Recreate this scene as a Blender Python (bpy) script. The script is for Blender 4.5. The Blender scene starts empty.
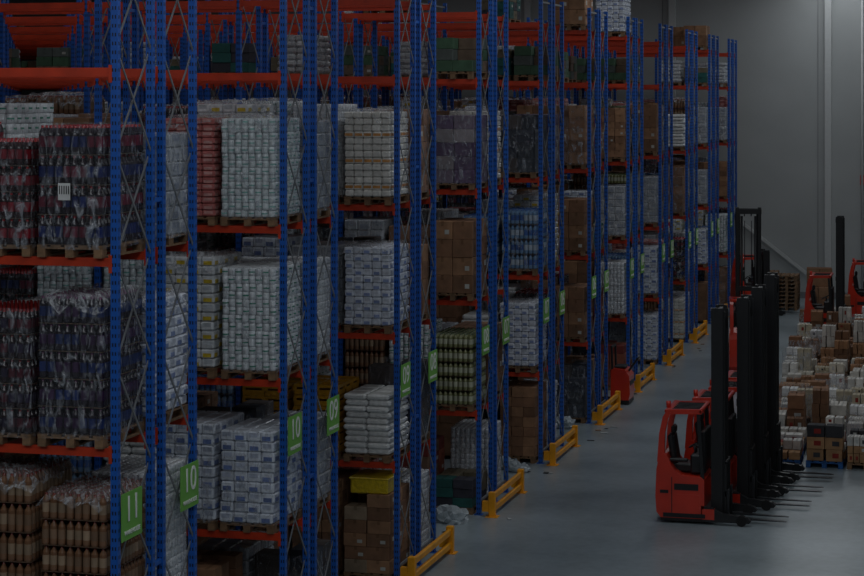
import bpy, bmesh, math, random
import numpy as np
from mathutils import Vector, Matrix
random.seed(7)
R = random.random
def U(a,b): return a+(b-a)*random.random()
def L(r,g,b):
    def c(x):
        x/=255.0
        return x/12.92 if x<=0.04045 else ((x+0.055)/1.055)**2.4
    return (c(r),c(g),c(b),1.0)
def vary(c,a=0.1):
    k=1+U(-a,a); return (min(1,c[0]*k),min(1,c[1]*k),min(1,c[2]*k),1.0)

scene=bpy.context.scene
COL=scene.collection

# ---------------------------------------------------------------- materials
def pm(name,color=(0.5,0.5,0.5,1),attr=False,rough=0.5,metal=0.0,ns=8.0,na=0.15,bump=0.0,bs=30.0,coat=0.0):
    m=bpy.data.materials.new(name); m.use_nodes=True
    nt=m.node_tree; N=nt.nodes; K=nt.links
    b=N['Principled BSDF']; b.inputs['Roughness'].default_value=rough; b.inputs['Metallic'].default_value=metal
    b.inputs['Coat Weight'].default_value=coat
    tc=N.new('ShaderNodeTexCoord')
    nz=N.new('ShaderNodeTexNoise'); nz.inputs['Scale'].default_value=ns; nz.inputs['Detail'].default_value=4
    K.new(tc.outputs['Object'],nz.inputs['Vector'])
    mr=N.new('ShaderNodeMapRange'); mr.inputs['From Min'].default_value=0.3; mr.inputs['From Max'].default_value=0.7
    mr.inputs['To Min'].default_value=1-na; mr.inputs['To Max'].default_value=1+na*0.4
    K.new(nz.outputs['Fac'],mr.inputs['Value'])
    mx=N.new('ShaderNodeVectorMath'); mx.operation='SCALE'
    if attr:
        a=N.new('ShaderNodeAttribute'); a.attribute_name='Col'; K.new(a.outputs['Color'],mx.inputs[0])
    else:
        rg=N.new('ShaderNodeRGB'); rg.outputs[0].default_value=color; K.new(rg.outputs[0],mx.inputs[0])
    K.new(mr.outputs[0],mx.inputs['Scale'])
    K.new(mx.outputs[0],b.inputs['Base Color'])
    if bump>0:
        n2=N.new('ShaderNodeTexNoise'); n2.inputs['Scale'].default_value=bs; n2.inputs['Detail'].default_value=3
        K.new(tc.outputs['Object'],n2.inputs['Vector'])
        bp=N.new('ShaderNodeBump'); bp.inputs['Strength'].default_value=bump; bp.inputs['Distance'].default_value=0.02
        K.new(n2.outputs['Fac'],bp.inputs['Height']); K.new(bp.outputs[0],b.inputs['Normal'])
    return m

M_card=pm('cardboard',attr=True,rough=0.8,ns=6,na=0.25)
M_plas=pm('printed_plastic_pack',attr=True,rough=0.28,ns=14,na=0.2,bump=1.0,bs=18,coat=0.2)
M_bott=pm('bottle_pet',attr=True,rough=0.15,ns=10,na=0.1)
M_wood=pm('pallet_wood',attr=True,rough=0.8,ns=14,na=0.35)
M_orange=pm('rack_beam_orange',L(206,60,24),rough=0.5,ns=3,na=0.3)
M_steel=pm('galvanised_brace',L(132,134,138),rough=0.5,metal=0.25,ns=6,na=0.2)
M_yellow=pm('guard_yellow',L(245,165,15),rough=0.45,ns=5,na=0.2)
M_green=pm('sign_green',L(116,182,76),rough=0.5,ns=2,na=0.08)
M_white=pm('sign_white',L(240,242,238),rough=0.5,na=0.02)
M_red=pm('truck_red_paint',L(212,54,32),rough=0.32,ns=3,na=0.12,coat=0.4)
M_black=pm('truck_black_steel',L(28,29,32),rough=0.45,ns=6,na=0.2)
M_rubber=pm('rubber',L(22,22,23),rough=0.8,na=0.1)
M_fork=pm('fork_steel',L(60,62,65),rough=0.4,metal=0.6,na=0.2)

# blue perforated uprights
M_blue=bpy.data.materials.new('rack_upright_blue'); M_blue.use_nodes=True
nt=M_blue.node_tree; N=nt.nodes; K=nt.links; b=N['Principled BSDF']; b.inputs['Roughness'].default_value=0.45
uv=N.new('ShaderNodeUVMap'); uv.uv_map='UVMap'
sp=N.new('ShaderNodeSeparateXYZ'); K.new(uv.outputs[0],sp.inputs[0])
def mth(op,a,bv=None,c=None):
    n=N.new('ShaderNodeMath'); n.operation=op
    for i,x in enumerate((a,bv,c)):
        if x is None: continue
        if isinstance(x,(int,float)): n.inputs[i].default_value=x
        else: K.new(x,n.inputs[i])
    return n.outputs[0]
u1=mth('ABSOLUTE',mth('SUBTRACT',mth('ABSOLUTE',mth('SUBTRACT',sp.outputs[0],0.5)),0.2))
hu=mth('LESS_THAN',u1,0.1)
hv=mth('LESS_THAN',mth('FRACT',mth('MULTIPLY',sp.outputs[1],10.0)),0.42)
hole=mth('MULTIPLY',hu,hv)
mx=N.new('ShaderNodeMix'); mx.data_type='RGBA'
K.new(hole,mx.inputs[0]); mx.inputs[6].default_value=L(22,92,184); mx.inputs[7].default_value=L(8,18,40)
K.new(mx.outputs[2],b.inputs['Base Color'])

# stretch film
def filmmat(name,lo,hi,a,bb,col):
    M=bpy.data.materials.new(name); M.use_nodes=True
    nt=M.node_tree; N=nt.nodes; K=nt.links; b=N['Principled BSDF']; out=N['Material Output']
    b.inputs['Base Color'].default_value=col; b.inputs['Roughness'].default_value=0.14; b.inputs['Specular IOR Level'].default_value=1.0
    tc=N.new('ShaderNodeTexCoord'); mp=N.new('ShaderNodeMapping'); mp.inputs['Scale'].default_value=(4,4,1.6); mp.inputs['Rotation'].default_value=(0.5,0.4,0)
    K.new(tc.outputs['Object'],mp.inputs[0])
    nz=N.new('ShaderNodeTexNoise'); nz.inputs['Scale'].default_value=2.6; nz.inputs['Detail'].default_value=6; nz.inputs['Distortion'].default_value=1.4
    K.new(mp.outputs[0],nz.inputs['Vector'])
    mr=N.new('ShaderNodeMapRange'); mr.inputs[1].default_value=a; mr.inputs[2].default_value=bb; mr.inputs[3].default_value=lo; mr.inputs[4].default_value=hi
    K.new(nz.outputs['Fac'],mr.inputs[0])
    bp=N.new('ShaderNodeBump'); bp.inputs['Strength'].default_value=1.0; bp.inputs['Distance'].default_value=0.1
    K.new(nz.outputs['Fac'],bp.inputs['Height']); K.new(bp.outputs[0],b.inputs['Normal'])
    tr=N.new('ShaderNodeBsdfTransparent'); ms=N.new('ShaderNodeMixShader')
    K.new(mr.outputs[0],ms.inputs[0]); K.new(tr.outputs[0],ms.inputs[1]); K.new(b.outputs[0],ms.inputs[2]); K.new(ms.outputs[0],out.inputs[0])
    return M
M_film=filmmat('stretch_film',0.05,0.55,0.5,0.74,(0.66,0.7,0.78,1))
M_film2=filmmat('stretch_film_cloudy',0.1,0.65,0.45,0.7,(0.78,0.81,0.86,1))

# concrete floor
M_floor=bpy.data.materials.new('polished_concrete_floor'); M_floor.use_nodes=True
nt=M_floor.node_tree; N=nt.nodes; K=nt.links; b=N['Principled BSDF']
tc=N.new('ShaderNodeTexCoord')
n1=N.new('ShaderNodeTexNoise'); n1.inputs['Scale'].default_value=0.35; n1.inputs['Detail'].default_value=6; K.new(tc.outputs['Object'],n1.inputs['Vector'])
n2=N.new('ShaderNodeTexNoise'); n2.inputs['Scale'].default_value=6; n2.inputs['Detail'].default_value=5; K.new(tc.outputs['Object'],n2.inputs['Vector'])
ad=N.new('ShaderNodeMath'); ad.operation='MULTIPLY_ADD'; ad.inputs[1].default_value=0.3; K.new(n2.outputs['Fac'],ad.inputs[0]); K.new(n1.outputs['Fac'],ad.inputs[2])
cr=N.new('ShaderNodeValToRGB'); cr.color_ramp.elements[0].position=0.45; cr.color_ramp.elements[0].color=L(116,128,134)
cr.color_ramp.elements[1].position=0.85; cr.color_ramp.elements[1].color=L(160,172,178)
K.new(ad.outputs[0],cr.inputs[0]); K.new(cr.outputs[0],b.inputs['Base Color'])
b.inputs['Roughness'].default_value=0.3
M_wall=pm('painted_wall_panel',L(174,177,177),rough=0.8,ns=0.5,na=0.08)
M_trim=pm('wall_column_paint',L(198,200,200),rough=0.7,na=0.05)
M_ceil=pm('ceiling_deck',L(120,122,125),rough=0.8,na=0.05)
M_crum=pm('crumpled_film_white',L(180,190,196),rough=0.3,ns=6,na=.3,bump=.6)

# ---------------------------------------------------------------- mesh builder
def _ct():
    vs=[];ids={}
    for sx in(-1,1):
        for sy in(-1,1):
            for sz in(-1,1):
                for a in range(3):
                    ids[(sx,sy,sz,a)]=len(vs); vs.append((sx,sy,sz,a))
    fs=[]
    for a in range(3):
        o=[i for i in range(3) if i!=a]
        for s in(-1,1):
            f=[]
            for p,q in((-1,-1),(1,-1),(1,1),(-1,1)):
                k=[0,0,0];k[a]=s;k[o[0]]=p;k[o[1]]=q
                f.append(ids[(k[0],k[1],k[2],a)])
            fs.append(f)
    for a in range(3):
        o=[i for i in range(3) if i!=a]
        for p in(-1,1):
            for q in(-1,1):
                k0=[0,0,0];k0[a]=-1;k0[o[0]]=p;k0[o[1]]=q
                k1=list(k0);k1[a]=1
                fs.append([ids[(*k0,o[0])],ids[(*k0,o[1])],ids[(*k1,o[1])],ids[(*k1,o[0])]])
    for sx in(-1,1):
        for sy in(-1,1):
            for sz in(-1,1): fs.append([ids[(sx,sy,sz,a)] for a in range(3)])
    P=[]
    for (sx,sy,sz,a) in vs:
        k=[sx*.8,sy*.8,sz*.8];k[a]=(sx,sy,sz)[a];P.append(Vector(k))
    out=[]
    for f in fs:
        n=(P[f[1]]-P[f[0]]).cross(P[f[2]]-P[f[0]])
        c=sum((P[i] for i in f),Vector())/len(f)
        out.append(f if n.dot(c)>0 else f[::-1])
    return vs,out
CT_V,CT_F=_ct()
BV=[(-1,-1,-1),(1,-1,-1),(1,1,-1),(-1,1,-1),(-1,-1,1),(1,-1,1),(1,1,1),(-1,1,1)]
BF=[(0,3,2,1),(4,5,6,7),(0,1,5,4),(1,2,6,5),(2,3,7,6),(3,0,4,7)]
G=(0.5,0.5,0.5,1)
class MB:
    def __init__(s): s.v=[];s.f=[];s.c=[];s.m=[];s.sm=[];s.uv={}
    def add(s,vs,fs,col,mat,smooth=False):
        o=len(s.v); s.v.extend(vs)
        for f in fs:
            s.f.append(tuple(i+o for i in f)); s.c.append(col); s.m.append(mat); s.sm.append(smooth)
    def box(s,c,d,col=G,mat=0,M=None):
        vs=[(c[0]+x*d[0]/2,c[1]+y*d[1]/2,c[2]+z*d[2]/2) for x,y,z in BV]
        if M: vs=[tuple(M@Vector(v)) for v in vs]
        s.add(vs,BF,col,mat)
    def bx(s,x0,x1,y0,y1,z0,z1,col=G,mat=0): s.box(((x0+x1)/2,(y0+y1)/2,(z0+z1)/2),(abs(x1-x0),abs(y1-y0),abs(z1-z0)),col,mat)
    def cbox(s,c,d,ch,col=G,mat=0,M=None):
        h=[k/2 for k in d]; vs=[]
        for (sx,sy,sz,a) in CT_V:
            k=[sx*(h[0]-ch),sy*(h[1]-ch),sz*(h[2]-ch)]; k[a]=(sx,sy,sz)[a]*h[a]
            vs.append((c[0]+k[0],c[1]+k[1],c[2]+k[2]))
        if M: vs=[tuple(M@Vector(v)) for v in vs]
        s.add(vs,CT_F,col,mat)
    def bar(s,p0,p1,w,h,col=G,mat=0):
        p0=Vector(p0);p1=Vector(p1);d=p1-p0;l=d.length
        q=d.to_track_quat('X','Z').to_matrix().to_4x4(); M=Matrix.Translation((p0+p1)/2)@q
        s.box((0,0,0),(l,w,h),col,mat,M)
    def cyl(s,p0,p1,r,seg=12,col=G,mat=0,smooth=True):
        p0=Vector(p0);p1=Vector(p1);q=(p1-p0).to_track_quat('Z','Y').to_matrix()
        vs=[]
        for p in(p0,p1):
            for i in range(seg):
                a=2*math.pi*i/seg; vs.append(tuple(p+q@Vector((r*math.cos(a),r*math.sin(a),0))))
        s.add(vs,[(i,(i+1)%seg,seg+(i+1)%seg,seg+i) for i in range(seg)],col,mat,smooth)
        o=len(s.v)-2*seg
        s.f.append(tuple(o+i for i in range(seg))[::-1]);s.c.append(col);s.m.append(mat);s.sm.append(False)
        s.f.append(tuple(o+seg+i for i in range(seg)));s.c.append(col);s.m.append(mat);s.sm.append(False)
    def lathe(s,x,y,z,prof,seg,mat=0):
        o=len(s.v)
        for r,h,c in prof:
            for i in range(seg):
                a=2*math.pi*i/seg; s.v.append((x+r*math.cos(a),y+r*math.sin(a),z+h))
        for k in range(len(prof)-1):
            for i in range(seg):
                s.f.append((o+k*seg+i,o+k*seg+(i+1)%seg,o+(k+1)*seg+(i+1)%seg,o+(k+1)*seg+i))
                s.c.append(prof[k][2]);s.m.append(mat);s.sm.append(True)
        k=len(prof)-1
        s.f.append(tuple(o+k*seg+i for i in range(seg)));s.c.append(prof[k][2]);s.m.append(mat);s.sm.append(False)
    def prism(s,pts,y0,y1,col=G,mat=0):
        n=len(pts); vs=[(x,y0,z) for x,z in pts]+[(x,y1,z) for x,z in pts]
        area=sum(pts[i][0]*pts[(i+1)%n][1]-pts[(i+1)%n][0]*pts[i][1] for i in range(n))
        fs=[(i,(i+1)%n,n+(i+1)%n,n+i) for i in range(n)]+[tuple(range(n))[::-1],tuple(range(n,2*n))]
        if area>0: fs=[f[::-1] for f in fs]
        s.add(vs,fs,col,mat)
    def post(s,x,y,w,d,z0,z1,mat):
        o=len(s.f); s.bx(x-w/2,x+w/2,y-d/2,y+d/2,z0,z1,G,mat)
        for k in range(2,6):
            s.uv[o+k]=[(0,z0),(1,z0),(1,z1),(0,z1)]
    def mesh(s,name,mats):
        me=bpy.data.meshes.new(name); me.from_pydata(s.v,[],s.f)
        for m in mats: me.materials.append(m)
        me.polygons.foreach_set('material_index',s.m)
        me.polygons.foreach_set('use_smooth',s.sm)
        at=me.color_attributes.new('Col','FLOAT_COLOR','CORNER')
        cnt=np.array([len(f) for f in s.f]); ca=np.repeat(np.array(s.c,dtype=np.float32),cnt,axis=0)
        at.data.foreach_set('color',ca.ravel())
        if s.uv:
            ul=me.uv_layers.new(name='UVMap'); arr=np.zeros((cnt.sum(),2),dtype=np.float32)
            st=np.concatenate([[0],np.cumsum(cnt)])
            for k,q in s.uv.items(): arr[st[k]:st[k]+4]=q
            ul.data.foreach_set('uv',arr.ravel())
        me.update(); return me
def obj(name,me,loc=(0,0,0),rz=0,parent=None,sc=None):
    o=bpy.data.objects.new(name,me); COL.objects.link(o); o.location=loc; o.rotation_euler=(0,0,rz)
    if sc: o.scale=sc
    if parent: o.parent=parent
    return o
def empty(name,loc=(0,0,0),rz=0):
    o=bpy.data.objects.new(name,None); COL.objects.link(o); o.location=loc; o.rotation_euler=(0,0,rz); o.empty_display_size=0.3; return o

# ---------------------------------------------------------------- pallet loads
GM=[M_card,M_plas,M_bott,M_wood,M_film,M_crum,M_film2]
CARD,PLAS,BOTT,WOOD,FILM,CRUM,FILM2=range(7)
WOODC=L(134,104,76)
def pallet(mb,col=WOODC,w=0.8,d=1.2,x=0,y=0,z=0):
    for i in range(5):
        mb.box((x-w/2+0.06+i*(w-0.12)/4,y,z+0.133),(0.12,d,0.022),vary(col,.15),WOOD)
    for j in(-1,0,1):
        mb.box((x,y+j*(d/2-0.07),z+0.111),(w,0.13,0.022),vary(col,.1),WOOD)
    for i in(-1,0,1):
        mb.box((x+i*(w/2-0.05),y,z+0.011),(0.1,d,0.022),vary(col,.1),WOOD)
        for j in(-1,0,1):
            mb.box((x+i*(w/2-0.05),y+j*(d/2-0.07),z+0.061),(0.1,0.14,0.078),vary(col,.2),WOOD)
def film(mb,z0,z1,w=0.84,d=1.24,j=0.014,mat=None):
    n=44;m=12;vs=[]
    def rr(t):
        a=2*math.pi*t; c,s_=math.cos(a),math.sin(a); e=0.22
        return (math.copysign(abs(c)**e,c)*w/2,math.copysign(abs(s_)**e,s_)*d/2)
    for k in range(m+1):
        z=z0+(z1-z0)*k/m
        for i in range(n):
            x,y=rr(i/n); f=1+U(-j,j)
            vs.append((x*f,y*f,z+U(-.01,.01)))
    fs=[(k*n+i,k*n+(i+1)%n,(k+1)*n+(i+1)%n,(k+1)*n+i) for k in range(m) for i in range(n)]
    mb.add(vs,fs,G,FILM if mat is None else mat,True)
def topfilm(mb,z):
    n=9;vs=[]
    for i in range(n):
        for j in range(n):
            x=-.44+.88*i/(n-1); y=-.64+1.28*j/(n-1)
            e=max(abs(x)/.42,abs(y)/.62)
            zz=z+U(.005,.06) if e<1 else z-U(.05,.25)
            vs.append((x+U(-.02,.02),y+U(-.02,.02),zz))
    fs=[(i*n+j,(i+1)*n+j,(i+1)*n+j+1,i*n+j+1) for i in range(n-1) for j in range(n-1)]
    mb.add(vs,fs,G,FILM2,True)
def bottles(name,body,label,cap,layers=4,bh=0.33,flm=True,pc=WOODC,dz=0.0,label2=None,tag=True,tf=False):
    mb=MB(); pallet(mb,pc); z=0.146
    nx,ny=8,12; px,py=0.8/nx,1.2/ny
    body2=tuple(min(1,k*1.35+0.003) for k in body[:3])+(1,)
    for l in range(layers):
        mb.box((0,0,z+0.004),(0.79,1.19,0.008),L(90,70,55),CARD)
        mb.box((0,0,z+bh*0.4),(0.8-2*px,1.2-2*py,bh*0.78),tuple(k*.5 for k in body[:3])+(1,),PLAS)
        for i in range(nx):
            for j in range(ny):
                if l<layers-1 and 0<i<nx-1 and 0<j<ny-1: continue
                r=px*0.48; lb=label if (label2 is None or (i//3+l)%2==0) else label2
                lb=vary(lb,.25)
                pr=[(r*.86,0,body),(r,bh*.06,body2),(r*.99,bh*.25,lb),(r*.99,bh*.62,body),(r*.93,bh*.74,body2),(r*.4,bh*.9,cap),(r*.4,bh*.99,cap)]
                mb.lathe(-0.4+px*(i+.5)+U(-.003,.003),-0.6+py*(j+.5)+U(-.003,.003),z+0.008,pr,8,BOTT)
        z+=bh+0.01
    if tag:
        mb.box((-0.05,-0.626,0.78),(0.15,0.004,0.2),L(225,225,225),CARD)
        for q in range(5): mb.box((-0.105+q*.028,-0.629,0.8),(0.012,0.003,0.1),L(30,30,30),CARD)
    if flm: film(mb,0.1,z+0.02)
    if tf: topfilm(mb,z+.01)
    return mb.mesh(name,GM),z
def packs(name,base,lab,nx=4,ny=6,h=0.12,layers=12,mode='label',lab2=None,flm=False,mat=PLAS,ch=0.02,sag=0.008,tf=False,fm=None):
    mb=MB(); pallet(mb); z=0.148; w,d=0.8/nx,1.2/ny
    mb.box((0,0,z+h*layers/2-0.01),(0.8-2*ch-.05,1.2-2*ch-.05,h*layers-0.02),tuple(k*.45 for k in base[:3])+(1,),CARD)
    for l in range(layers):
        sx=U(-sag,sag);sy=U(-sag,sag)
        for i in range(nx):
            for j in range(ny):
                if l<layers-1 and 0<i<nx-1 and 0<j<ny-1: continue
                cx=-0.4+w*(i+.5)+sx+U(-.005,.005);cy=-0.6+d*(j+.5)+sy+U(-.006,.006);cz=z+h*(l+.5)
                if mode=='rolls':
                    # each pack is a sleeve of two stacked rolls: rounded cylinders
                    r=min(w,d)/2-.003
                    e=abs(w-d)/2
                    lc=vary(lab,.15) if (i+j+l)%2==0 else vary(base,.08)
                    bb=vary(base,.1)
                    mb.lathe(cx,cy,cz-h/2,[(r*.8,0.002,bb),(r,h*.1,bb),(r,h*.42,lc),(r,h*.6,bb),(r,h*.9,bb),(r*.8,h*.99,bb)],8,mat)
                    continue
                mb.cbox((cx,cy,cz),(w-.006,d-.006,h-.006),min(ch,h*.3),vary(base,.12),mat)
                lc=lab
                if mode=='alt' and (i+j+l)%2: lc=lab2
                if mode=='bands' and l%4!=1: lc=None
                if lc is None: continue
                lc=vary(lc,.15)
                lw=0.62 if mode!='bands' else 0.8; lh=0.42 if mode!='wave' else 0.3
                off=(h*.15 if (i+j+l)%2 else -h*.15)
                if mode=='bands': off=0
                if j==0: mb.box((cx,cy-d/2+.003,cz+off),(w*lw,0.006,h*lh),lc,mat)
                if j==ny-1: mb.box((cx,cy+d/2-.003,cz+off),(w*lw,0.006,h*lh),lc,mat)
                if i==0: mb.box((cx-w/2+.003,cy,cz+off),(0.006,d*lw,h*lh),lc,mat)
                if i==nx-1: mb.box((cx+w/2-.003,cy,cz+off),(0.006,d*lw,h*lh),lc,mat)
    z+=h*layers
    if flm: film(mb,0.12,z+0.01,mat=fm)
    if tf: topfilm(mb,z+.01)
    return mb.mesh(name,GM),z
def carton(mb,c,s,col,tape=True):
    mb.cbox(c,(s[0]-.006,s[1]-.006,s[2]-.004),0.006,col,CARD)
    if tape:
        t=(col[0]*.7,col[1]*.68,col[2]*.62,1)
        mb.box((c[0],c[1],c[2]+s[2]/2-.001),(0.05,s[1]-.01,0.003),t,CARD)
        mb.box((c[0],c[1]-s[1]/2+.002,c[2]+s[2]*.36),(0.05,0.004,s[2]*.26),t,CARD)
        if R()<.25:
            mb.box((c[0]+s[0]*.22,c[1]-s[1]/2+.002,c[2]-s[2]*.1),(s[0]*.22,0.004,s[2]*.25),L(190,190,184),CARD)
        mb.box((c[0]+s[0]/2-.002,c[1]+s[1]*.15,c[2]),(0.004,s[1]*.3,s[2]*.3),t if R()<.8 else L(190,190,186),CARD)
def cartons(name,cols,nx=2,ny=3,h=0.3,layers=5,ragged=0.0,flm=False,pc=WOODC,gap=0.0,lid=None,tf=False):
    mb=MB(); pallet(mb,pc); z=0.146; w,d=0.8/nx,1.2/ny; top=z
    for i in range(nx):
        for j in range(ny):
            n=layers
            if R()<ragged: n=max(1,layers-random.choice([1,1,2,3]))
            for l in range(n):
                sh=gap*R()
                carton(mb,(-0.4+w*(i+.5)+U(-.01,.01),-0.6+d*(j+.5)+U(-.01,.01),z+h*(l+.5)),(w*(1-sh),d*(1-sh),h),vary(random.choice(cols),.15))
            top=max(top,z+h*n)
    if lid:
        mb.cbox((0.03,-.18,top+.13),(.66,.76,.26),.02,lid,PLAS); mb.cbox((0.03,-.18,top+.255),(.7,.8,.03),.01,lid,PLAS); top+=.27
    if flm: film(mb,0.12,top+0.01)
    if tf: topfilm(mb,top+.01)
    return mb.mesh(name,GM),top
def mixed(name,cols,pc=WOODC,hmax=0.9,seed=0,wrap=False,hs=(.12,.16,.2,.26)):
    random.seed(seed); mb=MB(); pallet(mb,pc)
    if R()<.6: cells=[(-0.2,-0.4,.4,.4),(0.2,-0.4,.4,.4),(-0.2,0.0,.4,.4),(0.2,0.0,.4,.4),(-0.2,0.4,.4,.4),(0.2,0.4,.4,.4)]
    else: cells=[(0,-0.4,.8,.4),(-0.2,0.0,.4,.4),(0.2,0.0,.4,.4),(0,0.4,.8,.4)]
    top=0.146
    for (x,y,w,d) in cells:
        z=0.146; H=U(0.2*hmax,hmax)
        k=random.choice([1,2,2,3]) if w<.5 else random.choice([2,3,4]); c=random.choice(cols); h=random.choice(hs)
        while z<H:
            if R()<.35: c=random.choice(cols); h=random.choice(hs)
            for q in range(k):
                ww=w/k
                M=Matrix.Translation((x-w/2+ww*(q+.5)+U(-.01,.01),y+U(-.01,.01),z+h/2))@Matrix.Rotation(U(-.05,.05),4,'Z')
                cc=vary(c,.2); sx,sy=ww*U(.85,.97),d*U(.82,.97)
                mb.cbox((0,0,0),(sx,sy,h-.004),.006,cc,CARD,M)
                mb.box((0,0,h/2-.001),(.04,sy-.01,.003),tuple(v*.7 for v in cc[:3])+(1,),CARD,M)
                if R()<.35: mb.box((sx*.1,-sy/2-.001,0),(sx*.4,.004,h*.4),random.choice([L(200,200,196),L(140,40,32),L(60,60,64)]),CARD,M)
            z+=h
        top=max(top,z)
    if wrap: film(mb,.1,top*.9,mat=FILM2)
    return mb.mesh(name,GM),top
def crates(name,col,layers=3,h=0.2):
    mb=MB(); pallet(mb); z=0.146
    for l in range(layers):
        for i in range(2):
            for j in range(3):
                cx=-0.2+.4*i;cy=-0.4+.4*j;c=vary(col,.1);w=.39
                mb.box((cx,cy,z+.01),(w,w,.02),c,PLAS)
                for sx in(-1,1):
                    mb.box((cx+sx*(w/2-.01),cy,z+h*.28),(.02,w,h*.5),c,PLAS); mb.box((cx+sx*(w/2-.01),cy,z+h*.86),(.025,w,h*.24),c,PLAS)
                    mb.box((cx,cy+sx*(w/2-.01),z+h*.28),(w,.02,h*.5),c,PLAS); mb.box((cx,cy+sx*(w/2-.01),z+h*.86),(w,.025,h*.24),c,PLAS)
                    for sy in(-1,1): mb.box((cx+sx*(w/2-.02),cy+sy*(w/2-.02),z+h*.6),(.05,.05,h*.4),c,PLAS)
                mb.box((cx,cy,z+h*.4),(w-.06,w-.06,h*.5),L(90,60,30),CARD)
        z+=h
    return mb.mesh(name,GM),z

BR=[L(140,102,76),L(155,116,86),L(126,92,68)]
T={}
T['cola_blue']=('pallet_of_cola_bottles',)+bottles('cola_blue',L(28,18,26),L(26,38,86),L(150,25,32),4,.345,True,label2=L(92,26,44))
T['cola_blue2']=('pallet_of_cola_bottles',)+bottles('cola_blue2',L(28,20,30),L(30,46,94),L(90,40,80),5,.315,True,tag=False,tf=True,label2=L(56,34,66))
T['cola_red']=('pallet_of_cola_bottles',)+bottles('cola_red',L(36,12,14),L(116,22,34),L(165,25,28),4,.335,True)
T['cola_dark']=('pallet_of_cola_bottles',)+bottles('cola_dark',L(32,16,20),L(74,24,36),L(130,28,32),5,.315,True,label2=L(40,32,54))
T['tan']=('pallet_of_soda_bottles',)+bottles('tan_soda',L(112,80,58),L(152,130,108),L(116,50,40),5,.33,False,tag=False,label2=L(130,104,84),tf=True)
T['olive']=('pallet_of_oil_bottles',)+bottles('olive_oil',L(120,122,84),L(178,180,158),L(76,90,60),5,.31,False,tag=False)
T['water']=('pallet_of_water_bottles',)+bottles('water',L(95,130,165),L(56,96,165),L(60,100,160),4,.33,True,label2=L(180,195,210),tag=False)
T['mint']=('pallet_of_tissue_packs',)+packs('mint_tissue',L(218,227,230),L(120,182,172),8,12,.115,14,'rolls',tf=True,flm=True)
T['green']=('pallet_of_tissue_packs',)+packs('green_tissue',L(228,234,238),L(62,146,122),8,12,.125,13,'rolls',flm=True)
T['pink']=('pallet_of_napkin_packs',)+packs('pink_packs',L(190,112,108),L(208,156,150),4,6,.11,15,'label',tf=True)
T['yellow']=('pallet_of_tissue_packs',)+packs('yellow_tissue',L(216,219,222),L(214,186,60),4,6,.13,12,'alt',L(192,198,204),tf=True)
T['bluew']=('pallet_of_diaper_packs',)+packs('blue_white',L(220,227,238),L(108,130,182),4,5,.16,9,'alt',L(188,197,216),sag=.015,flm=True)
T['bluew2']=('pallet_of_diaper_packs',)+packs('blue_white_b',L(224,229,240),L(142,158,198),5,6,.13,11,'alt',L(204,210,222),sag=.012,tf=True)
T['worange']=('pallet_of_tissue_packs',)+packs('white_orange',L(228,226,220),L(210,150,85),5,7,.115,13,'bands',sag=.012,tf=True)
T['white']=('pallet_of_white_sacks',)+packs('white_sacks',L(230,231,230),None,2,3,.12,10,'bands',ch=.045,sag=.02)
T['whitelow']=('pallet_of_white_sacks',)+packs('white_sacks_low',L(205,207,210),None,2,3,.13,6,'bands',ch=.045,flm=True,sag=.02)
T['whitew']=('pallet_of_tissue_packs',)+packs('white_wrapped_rolls',L(224,228,233),L(196,204,214),8,12,.12,13,'rolls',flm=True,fm=FILM2)
T['grey']=('pallet_of_wrapped_packs',)+packs('grey_packs',L(168,173,180),L(140,148,162),3,4,.2,7,'label',flm=True,fm=FILM2)
T['purple']=('pallet_of_wrapped_cartons',)+cartons('purple_cart',[L(92,72,102),L(110,96,112),L(140,132,136)],2,3,.3,5,0,True)
T['darkwrap']=('pallet_of_wrapped_cartons',)+cartons('dark_cart',[L(55,60,68),L(70,62,60),L(46,50,62)],2,3,.34,4,.2,True)
T['brown']=('pallet_of_cartons',)+cartons('brown_cart',BR,2,3,.36,4)
T['brown2']=('pallet_of_cartons',)+cartons('brown_cart_small',BR,3,4,.22,7,.2)
T['brown3']=('pallet_of_cartons',)+cartons('brown_cart_wrapped',BR,2,3,.3,5,.25,True)
T['brownlow']=('pallet_of_cartons',)+cartons('brown_cart_low',BR,2,3,.36,2)
T['teal']=('pallet_of_cartons',)+cartons('teal_cart',[L(40,96,92),L(60,60,70),L(116,106,86)],2,3,.2,3,.4)
T['greenlow']=('pallet_of_cartons',)+cartons('green_cart',[L(70,100,76),L(92,100,96),L(120,100,84)],2,3,.22,3,.4)
T['yellowlow']=('pallet_of_cartons',)+cartons('yellow_cart',BR+[L(150,130,108)],2,3,.22,6,.3,lid=L(215,185,35))
T['ycrate']=('pallet_of_plastic_crates',)+crates('yellow_crates',L(200,145,34),6)
T['redcart']=('pallet_of_cartons',)+cartons('red_cart',[L(126,52,46),L(150,84,64),L(130,100,80)],2,3,.24,5,.3)
mb=MB()
for i in range(9): pallet(mb,vary(WOODC,.1),x=U(-.01,.01),y=U(-.01,.01),z=i*.146)
T['stackp']=('stack_of_empty_pallets',mb.mesh('empty_pallets',GM),9*.146)

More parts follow.
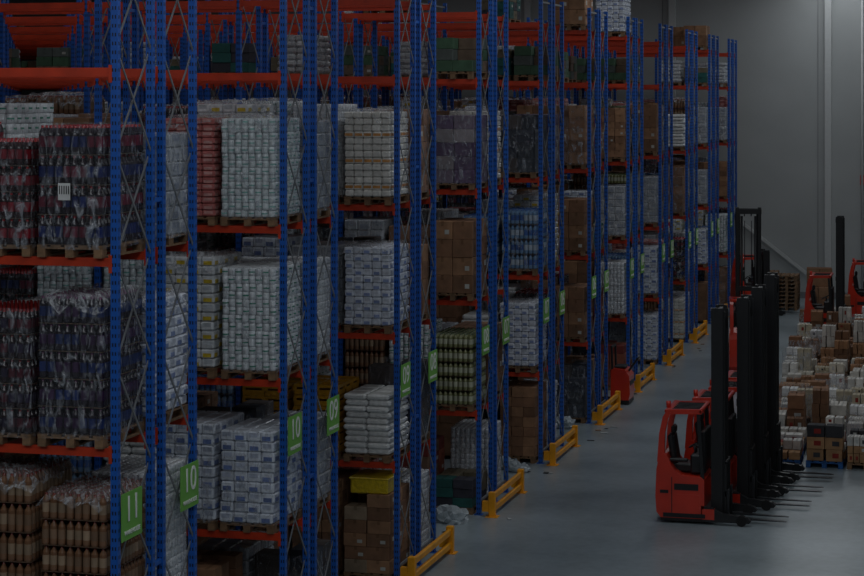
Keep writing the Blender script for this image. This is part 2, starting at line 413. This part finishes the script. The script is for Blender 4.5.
# ---------------------------------------------------------------- racks
XE=-9.44; Y0=21.8; P=5.83; LV=[0.0,2.0,4.15,6.3,8.45,9.75]; HT=10.3; BAY=2.8
spec={
 (0,1):['tan','tan','tan'],(0,2):['cola_blue2','cola_dark','cola_red'],(0,3):['cola_blue','cola_red','cola_red'],(0,0):['bluew','brown','white'],
 (1,0):['greenlow','brown2','redcart'],(1,1):['bluew','bluew','white'],(1,2):['green','yellow','mint'],(1,3):['mint','pink','white'],
 (2,0):['yellowlow','brown2','brown'],(2,1):['white','ycrate','ycrate'],(2,2):['bluew2','grey','bluew'],(2,3):['worange','whitew','mint'],(2,4):[None,None,None],
 (3,0):['teal','redcart','brown2'],(3,1):['olive','green','tan'],(3,2):['brown','brown3','grey'],(3,3):['purple','brown2','purple'],(3,4):['greenlow',None,None],
 (4,0):['brown2','teal','brown'],(4,1):['bluew2','white','brown'],(4,2):['water','water','grey'],(4,3):['darkwrap','purple','brown'],
 (5,0):['darkwrap','brown','teal'],(5,1):['brown','brown3','white'],(5,2):['brown','brown2','grey'],(5,3):['brown3','brown','darkwrap'],(5,5):['brownlow',None,None],
 (6,1):['whitew','brown','white'],(6,2):['grey','bluew','brown'],(6,3):['brown2','grey','pink'],(6,0):['redcart','teal','brown'],
 (7,1):['bluew','water','brown'],(7,2):['grey','olive','brown'],(7,3):['brown','darkwrap','white'],
 (6,5):['bluew2',None,None],(7,5):[None,None,None],(8,5):[None,None,None],
 (9,5):['brownlow',None,None],
}
pool=['cola_dark','cola_blue','tan','olive','water','mint','green','pink','yellow','bluew','bluew2','worange','white','whitew','whitew','grey','grey','purple','darkwrap','darkwrap','brown','brown','brown2','brown3','brown3','teal','redcart']
back={(0,1):'whitew',(0,2):'bluew2',(0,3):'grey',(1,1):'grey',(1,2):'whitew',(1,3):'grey',(2,2):'brown',(2,3):'brown3'}
def place(key,x,y,z,parent=None,zs=True):
    nm,me,h=T[key]
    o=obj(nm,me,(x+U(-.015,.015),y+U(-.03,.03),z),rz=U(-.02,.02)+(math.pi if R()<.5 and key not in('yellowlow','cola_blue','cola_red') else 0))
    if zs and 'low' not in key: o.scale=(1,1,U(.84,1.0))
    if parent: o.parent=parent
    return o
RM=[M_blue,M_orange,M_steel,M_green]
random.seed(21)
for n in range(11):
    y0=Y0+P*n
    nb=int(math.ceil((0.5*y0-9.44+1.6)/BAY))+1
    rk=empty('pallet_rack',(XE,y0,0))
    mb=MB()
    for k in range(nb+1):
        xc=-0.05-BAY*k
        for (ya,yb) in((0.04,1.06),(1.39,2.41)):
            for yy in(ya,yb):
                mb.post(xc,yy,0.085,0.08,0.0,HT,0)
                mb.box((xc,yy,0.006),(0.16,0.14,0.012),G,0)
            z=0.25
            mb.bar((xc,ya,z),(xc,yb,z),.025,.04,G,2)
            while z<HT-1.2:
                mb.bar((xc-.016,ya,z),(xc-.016,yb,z+1.2),.012,.028,G,2)
                mb.bar((xc+.016,yb,z),(xc+.016,ya,z+1.2),.012,.028,G,2)
                z+=1.2
            mb.bar((xc,ya,HT-.1),(xc,yb,HT-.1),.025,.04,G,2)
        for zz in(2.6,6.9,9.4): mb.bar((xc,1.1,zz),(xc,1.35,zz),.05,.05,G,0)
        if k<nb:
            x1=xc-.045;x0=xc-BAY+.045
            for yy in(0.0,1.1,1.35,2.45):
                s_=-1 if yy in(0.0,1.35) else 1
                yc=yy+(-s_)*0.035
                for z in LV[1:]:
                    mb.bx(x0,x1,yc-.025,yc+.025,z-.1,z,G,1)
                    for xx in(x0,x1):
                        mb.bx(xx-.02,xx+.02,yc-.042,yc+.042,z-.17,z+.03,G,1)
    me=mb.mesh('rack_structure',RM); obj('rack_structure',me,(0,0,0),parent=rk)
    for (yc,num) in((0.36,11-n),(2.15,10-n)):
        if num<0: continue
        sb=MB(); sb.bx(0.005,0.017,-.29,.29,-.27,.27,G,0)
        obj('aisle_sign_plate',sb.mesh('aisle_sign_plate',[M_green]),(0.0,yc,3.35),parent=rk)
        for txt,sz,dz in(('%02d'%num,0.42,-0.06),('WAREHOUSE',0.075,-0.21)):
            cu=bpy.data.curves.new('aisle_number','FONT'); cu.body=txt; cu.size=sz; cu.align_x='CENTER'; cu.extrude=0.003
            cu.materials.append(M_white)
            t=bpy.data.objects.new('aisle_number',cu); COL.objects.link(t); t.parent=rk
            t.rotation_euler=(math.pi/2,0,math.pi/2); t.location=(0.022,yc,3.35+dz)
    gb=MB()
    for yy in(-.1,2.45):
        gb.cbox((0.25,yy,0.24),(0.13,0.13,0.48),.012,G,0); gb.box((0.25,yy,0.006),(0.24,0.24,0.012),G,0)
        gb.bx(0.06,0.25,yy-.05,yy+.05,0.1,0.3,G,0)
    for zz in(.14,.38): gb.cbox((0.25,1.175,zz),(0.07,2.5,0.11),.012,G,0)
    obj('rack_end_guard',gb.mesh('rack_end_guard',[M_yellow]),(XE,y0,0))
    deep=empty('palletized_goods',(0,0,0))
    for side in(0,1):
        yc=y0+.55+1.35*side
        for j in range(3*nb):
            k,q=divmod(j,3)
            x=XE-.1-.45-.9*q-BAY*k
            if side==1 and k>2: continue
            for l,z in enumerate(LV):
                key=None
                if side==0 and j<3 and (n,l) in spec: key=spec[(n,l)][j]
                elif side==1 and j==0 and (n,l) in back: key=back[(n,l)]
                else:
                    pr=[.75,.93,.93,.93,.5,.05][l]
                    if l==4: pr=0 if n<3 else (.12 if n<4 else .45)
                    if l==5 and n>=5: pr=.1
                    if R()<pr: key=random.choice(pool)
                    if l==4 and key: key=random.choice(['teal','whitelow','greenlow','brownlow','teal'])
                    if l==5 and key: key=random.choice(['teal','whitelow','brownlow'])
                if key is None: continue
                place(key,x,yc,z,parent=None if (side==0 and j<3) else deep)

# ---------------------------------------------------------------- reach trucks
TM=[M_red,M_black,M_rubber,M_fork]
def truck(X,Y,rz=0,mh=4.1,name='reach_truck'):
    e=empty(name,(X,Y,0),rz)
    b_=MB()
    prof=[(-1.08,.10),(-1.16,.2),(-1.18,.5),(-1.16,1.0),(-1.12,1.2),(-1.04,1.34),(-.96,1.3),(-.88,1.12),(-.8,1.0),(-.66,.92),(-.3,.9),(-.24,.84),(-.24,.10)]
    b_.prism(prof,-.56,.56,G,0)
    for sy in(-1,1):
        p2=[(x*.985-.005,z*.985+.008) for x,z in prof]
        b_.prism(p2,sy*.56-(.06 if sy<0 else 0),sy*.56+(.06 if sy>0 else 0),G,0)
    b_.bx(-1.08,-.22,-.58,.58,.04,.1,G,1)
    for sy in(-1,1):
        b_.box((-.58,sy*.622,.38),(.5,.012,.36),G,0); b_.box((-.58,sy*.623,.7),(.46,.012,.12),G,1)
        b_.box((-1.0,sy*.623,.6),(.16,.012,.06),G,1); b_.box((-.855,sy*.623,.5),(.014,.012,.76),G,1)
        b_.box((-.62,sy*.623,.16),(.8,.014,.08),G,1)
    for q in range(4): b_.box((-1.185,0,.35+q*.09),(.02,.5,.04),G,1)
    obj('chassis',b_.mesh('chassis',TM),parent=e)
    c=MB()
    c.cbox((-.7,-.12,1.02),(.42,.5,.16),.03,G,1)
    M=Matrix.Translation((-.88,-.12,1.34))@Matrix.Rotation(-.15,4,'Y'); c.cbox((0,0,0),(.13,.48,.62),.04,G,1,M)
    c.cbox((-.88,-.12,1.72),(.09,.26,.16),.03,G,1)
    c.cbox((-.42,.0,1.12),(.2,1.0,.36),.03,G,1)
    c.cbox((-.3,.1,1.32),(.1,.9,.8),.02,G,1)
    c.cbox((-.75,-.45,1.18),(.36,.1,.07),.02,G,1)
    c.cyl((-.45,.3,1.26),(-.52,.3,1.36),.02,8,G,1)
    M=Matrix.Translation((-.53,.3,1.37))@Matrix.Rotation(-.5,4,'Y')
    for i in range(12):
        a0=2*math.pi*i/12;a1=2*math.pi*(i+1)/12
        p0=M@Vector((.14*math.cos(a0),.14*math.sin(a0),0));p1=M@Vector((.14*math.cos(a1),.14*math.sin(a1),0))
        c.cyl(p0,p1,.014,6,G,1)
    for q in range(3): c.cyl((-.44,-.3+.09*q,1.28),(-.48,-.3+.09*q,1.42),.014,6,G,1)
    obj('operator_cab',c.mesh('operator_cab',TM),parent=e)
    g=MB()
    for yy in(-.55,.55):
        g.prism([(-1.14,1.15),(-1.1,1.7),(-1.03,2.02),(-.95,2.14),(-.86,2.14),(-.93,1.98),(-.99,1.7),(-1.0,1.15)],yy-.05,yy+.05,G,0)
        g.bar((-.28,yy,.85),(-.36,yy,2.12),.05,.07,G,1)
        g.bar((-.95,yy,2.11),(-.3,yy,2.13),.08,.09,G,0)
    g.cbox((-.93,0,2.12),(.14,1.18,.1),.03,G,0); g.cbox((-.32,0,2.13),(.08,1.18,.08),.02,G,0)
    for i in range(6): g.bar((-.9,-.42+.168*i,2.13),(-.34,-.42+.168*i,2.13),.03,.05,G,1)
    g.cyl((-.95,-.4,2.17),(-.95,-.4,2.29),.045,10,G,0)
    obj('overhead_guard',g.mesh('overhead_guard',TM),parent=e)
    s=MB()
    for yy in(-.56,.56):
        s.prism([(-.3,.06),(-.3,.36),(-.1,.32),(.1,.22),(.58,.17),(.64,.1),(.6,.06)],yy-.06,yy+.06,G,1)
        s.bx(-.28,-.05,yy-.062,yy+.062,.1,.3,G,0)
        s.cyl((.46,yy-.065,.1),(.46,yy+.065,.1),.1,16,G,2)
    s.cyl((-.85,-.5,.14),(-.85,-.38,.14),.14,16,G,2)
    s.bx(-.3,-.1,-.5,.5,.1,.3,G,1)
    obj('reach_legs',s.mesh('reach_legs',TM),parent=e)
    m=MB()
    for sy in(-1,1):
        yy=sy*.36
        m.bx(-.14,.08,yy-.012,yy+.012,.1,mh,G,1)
        m.bx(-.14,-.09,yy-.05*sy-.03,yy-.05*sy+.03,.1,mh,G,1); m.bx(.03,.08,yy-.05*sy-.03,yy-.05*sy+.03,.1,mh,G,1)
        yi=sy*.27
        m.bx(-.05,.11,yi-.012,yi+.012,.14,mh-.06,G,1); m.bx(-.05,-.02,yi-.03,yi+.03,.14,mh-.06,G,1); m.bx(.08,.11,yi-.03,yi+.03,.14,mh-.06,G,1)
        m.cyl((-.1,sy*.2,.15),(-.1,sy*.2,mh-.25),.035,8,G,1)
        m.bx(.1,.115,sy*.1-.012,sy*.1+.012,.4,mh-.4,G,3)
        m.cyl((.02,sy*.1,mh-.2),(.02,sy*.1+.03,mh-.2),.07,12,G,3)
    for zz in(.2,mh*.5,mh-.12): m.bx(-.15,-.09,-.38,.38,zz-.07,zz+.07,G,1)
    m.bx(-.05,.02,-.28,.28,mh-.14,mh-.03,G,1)
    m.bx(.11,.15,-.32,.32,.1,.2,G,1); m.bx(.11,.15,-.32,.32,.5,.6,G,1)
    for yy in(-.3,-.1,.1,.3): m.bx(.115,.145,yy-.02,yy+.02,.15,1.15,G,1)
    m.bx(.115,.145,-.32,.32,1.12,1.16,G,1)
    obj('mast',m.mesh('mast',TM),parent=e)
    f=MB()
    for yy in(-.24,.24):
        f.bx(.15,.19,yy-.05,yy+.05,.08,.62,G,3)
        f.prism([(.15,.06),(.15,.1),(1.2,.075),(1.27,.062),(1.27,.06)],yy-.05,yy+.05,G,3)
    obj('forks',f.mesh('forks',TM),parent=e)
    return e
truck(-4.9,40.1,0,4.08)
truck(-4.6,41.75,0,4.13)
truck(-4.48,43.3,0,4.2)
truck(-4.38,44.85,0,4.33)
truck(-6.8,62.3,math.radians(100),4.8)
truck(-4.64,70.6,0,4.1)
truck(-7.9,78.0,math.radians(20),2.4)
truck(-3.6,76.5,0,3.0)
truck(-4.2,79.8,math.radians(170),2.6)
def lowtruck(X,Y,rz):
    e=empty('electric_pallet_truck',(X,Y,0),rz); b_=MB()
    b_.prism([(-.1,.05),(-.14,.3),(-.12,.75),(.0,.92),(.3,.95),(.36,.9),(.38,.05)],-.38,.38,G,0)
    b_.bx(-.14,-.1,-.3,.3,.5,.62,G,1); b_.bx(-.12,.39,-.385,.385,.03,.12,G,1)
    b_.cbox((.15,0,.97),(.3,.5,.06),.02,G,1)
    obj('body',b_.mesh('body',TM),parent=e)
    s=MB(); s.bar((-.05,0,.85),(-.3,0,1.2),.05,.05,G,1); s.cyl((-.3,-.16,1.2),(-.3,.16,1.2),.025,8,G,1)
    for yy in(-.28,.28):
        s.cyl((.0,yy-.04,.1),(.0,yy+.04,.1),.1,12,G,2); s.bar((.34,yy,.9),(.36,yy,1.5),.05,.05,G,1)
    s.bar((.36,-.3,1.5),(.36,.3,1.5),.05,.05,G,1)
    obj('tiller',s.mesh('tiller',TM),parent=e)
    f=MB()
    for yy in(-.2,.2): f.prism([(.36,.05),(.36,.12),(1.4,.09),(1.5,.06),(1.5,.05)],yy-.08,yy+.08,G,3)
    obj('forks',f.mesh('pt_forks',TM),parent=e)
lowtruck(-9.15,54.6,math.pi)

# ---------------------------------------------------------------- goods standing on the open floor (right)
BLUEP=L(40,90,150)
cA=[L(150,112,80),L(215,212,206),L(140,45,35),L(52,52,56),L(170,130,92),L(205,202,196)]
cB=[L(215,208,192),L(196,184,160),L(224,221,215),L(165,125,90),L(222,222,222)]
cC=[L(150,110,78),L(165,122,88),L(138,98,70),L(210,206,198),L(120,86,62)]
FT={'A':[],'B':[],'C':[]}
k=0
for key,cols,hs in(('A',cA,[.55,.8,.45,.95,.65]),('B',cB,[.45,.6,.8,.5,.7]),('C',cC,[.6,.9,1.1,.45,1.3,.8])):
    for h in hs:
        me,_=mixed('floor_cartons_%d'%k,cols,BLUEP if key=='A' and k<4 else WOODC,h,seed=300+k,wrap=(k%4==3),hs=(.12,.16,.2,.26) if key!='C' else (.16,.24,.32)); FT[key].append(me); k+=1
random.seed(5)
yy=46.75; r=0
while yy<75:
    xl=-4.8-(yy-46.6)*.05+U(-.2,.1)
    x=xl+.5
    while x<0.3:
        key='A' if r<2 else ('B' if (r<8 and R()<.75) else 'C')
        if r>7 and R()<.3: key='B'
        me=random.choice(FT[key])
        near_truck=(abs(yy-70.6)<1.5 and x<-2.6 and x>-6.6)
        if not near_truck and R()>.04:
            turn=random.choice([0,0,math.pi])+U(-.05,.05)
            obj('pallet_of_mixed_cartons',me,(x,yy+U(-.05,.05),0),rz=turn)
        x+=U(.87,.97)
    yy+=U(1.32,1.42); r+=1
for (x,y) in((-7.25,80.2),(-8.15,81.5),(-3.2,82.8)): obj('stack_of_empty_pallets',T['stackp'][1],(x,y,0))
place('brownlow',-6.1,80.6,0,zs=False)
for (k,x,y) in(('brown2',-2.2,80.2),('brown3',-1.2,80.2),('brown2',-1.7,78.2),('whitew',-0.8,78.2)): place(k,x,y,0)
bx=MB(); carton(bx,(0,0,.33),(.95,.7,.66),BR[1]); bx.box((0,-.25,.67),(.93,.2,.02),BR[0],CARD); bx.box((0,.25,.67),(.93,.2,.02),BR[0],CARD)
obj('cardboard_box',bx.mesh('cardboard_box',GM),(-6.1,80.6,T['brownlow'][2]+.002),rz=.1)

# crumpled film and scraps on the floor
def crumple(x,y,z,s,seed):
    random.seed(seed); me=bpy.data.meshes.new('crumpled_stretch_film')
    bm=bmesh.new(); bmesh.ops.create_icosphere(bm,subdivisions=3,radius=1)
    for v in bm.verts:
        k=U(.65,1.15); v.co=Vector((v.co.x*s*k,v.co.y*s*.7*k,max(0,(v.co.z+.5)*s*.6*k)))
    bm.to_mesh(me); bm.free(); me.materials.append(M_crum)
    return obj('crumpled_stretch_film',me,(x,y,z))
for i,(x,y,s) in enumerate(((-9.85,38.5,.36),(-10.1,44.3,.3),(-9.75,44.0,.25),(-10.0,50.1,.34))): crumple(x,y,0,s,i)
random.seed(11)
sc=MB()
for n in range(9):
    for q in range(8):
        x=XE+U(-1.6,.7); y=Y0+P*n-U(.2,2.6)
        M=Matrix.Translation((x,y,.012))@Matrix.Rotation(U(0,3.1),4,'Z')@Matrix.Rotation(U(-.08,.08),4,'X')
        sc.box((0,0,0),(U(.05,.2),U(.04,.12),.008),random.choice([L(180,185,188),L(150,112,80),L(60,60,62)]),CARD,M)
obj('floor_packaging_scraps',sc.mesh('floor_packaging_scraps',GM))

# ---------------------------------------------------------------- room shell
def slab(name,x0,x1,y0,y1,z0,z1,mat):
    m_=MB(); m_.bx(x0,x1,y0,y1,z0,z1); return obj(name,m_.mesh(name,[mat]))
X0,X1,YA,YB,ZC=-52,22,-16,84.6,13.5
slab('floor',X0,X1,YA,YB,-.2,0,M_floor)
slab('wall_back',X0,X1,YB,YB+.3,0,ZC,M_wall)
slab('wall_left',X0-.3,X0,YA,YB,0,ZC,M_wall)
slab('wall_right',X1,X1+.3,YA,YB,0,ZC,M_wall)
slab('wall_front',X0,X1,YA-.3,YA,0,ZC,M_wall)
slab('ceiling',X0,X1,YA,YB,ZC,ZC+.2,M_ceil)
i=1
for x in(-18.3,-12.3,-6.05,0.2,6.4,12.6):
    slab('trim_%d'%i,x-.13,x+.13,YB-.22,YB,0,ZC,M_trim); i+=1
    slab('trim_%d'%i,x-.42,x-.40,YB-.02,YB,0,ZC,M_ceil); i+=1
tb=MB(); tb.bar((-9.6,YB-.15,3.1),(-6.9,YB-.15,1.0),.1,.12); obj('trim_%d'%i,tb.mesh('wall_brace',[M_trim])); i+=1
tb=MB(); tb.cyl((-4.72,YB-.08,0),(-4.72,YB-.08,ZC),.05,10); obj('trim_%d'%i,tb.mesh('wall_conduit',[M_trim])); i+=1
slab('baseboard_back',X0,X1,YB-.04,YB,0,.25,M_ceil)
fb=MB(); fb.cbox((0,0,0),(.3,.06,.4),.01,G,0); obj('fire_alarm_sign',fb.mesh('fire_alarm_sign',[M_red]),(-4.65,YB-.04,4.75))

# ---------------------------------------------------------------- lights
LK=0.5
def area(x,y,z,sx,sy,pw,rx=0,ry=0,col=(1,1,1)):
    fx=MB(); fx.cbox((0,0,.08),(min(sx,.5) if sx<sy else min(sx,6),min(sy,.5) if sy<=sx else min(sy,6),.1),.02)
    e=obj('ceiling_or_fill_lamp',fx.mesh('lamp_housing',[M_trim]),(x,y,z))
    l=bpy.data.lights.new('lamp_light','AREA'); l.shape='RECTANGLE'; l.size=sx; l.size_y=sy; l.energy=pw*LK; l.color=col
    o=bpy.data.objects.new('lamp_light',l); COL.objects.link(o); o.parent=e; o.rotation_euler=(rx,ry,0)
cc=(0.91,0.96,1.0)
for y in(4,20,36,52,68,80): area(-5.5,y,13.1,3,8,400 if y<79 else 320,col=cc)
for y in(8,30,52,74): area(8,y,13.1,5,10,380,col=cc)
for n in range(11): area(-20,Y0+P*n-1.7,13.1,16,1.2,105,col=cc)
area(-9,9,12.8,16,4,780,rx=math.radians(35),col=cc)  # added fill light, housing included, tilted to brighten the rack fronts

w=bpy.data.worlds.new('world'); scene.world=w; w.use_nodes=True
w.node_tree.nodes['Background'].inputs[0].default_value=(.05,.055,.06,1); w.node_tree.nodes['Background'].inputs[1].default_value=.3

# ---------------------------------------------------------------- camera
cam=bpy.data.cameras.new('camera'); co=bpy.data.objects.new('camera',cam); COL.objects.link(co); scene.camera=co
cam.sensor_width=36; cam.lens=36*2085/864; cam.shift_y=-(288-95)/864; cam.clip_end=300
co.location=(0,0,8.14); co.rotation_euler=(math.pi/2,0,math.atan(553/2085))
try:
    scene.view_settings.view_transform='Standard'; scene.view_settings.look='None'; scene.view_settings.exposure=0
except Exception as ex: print(ex)
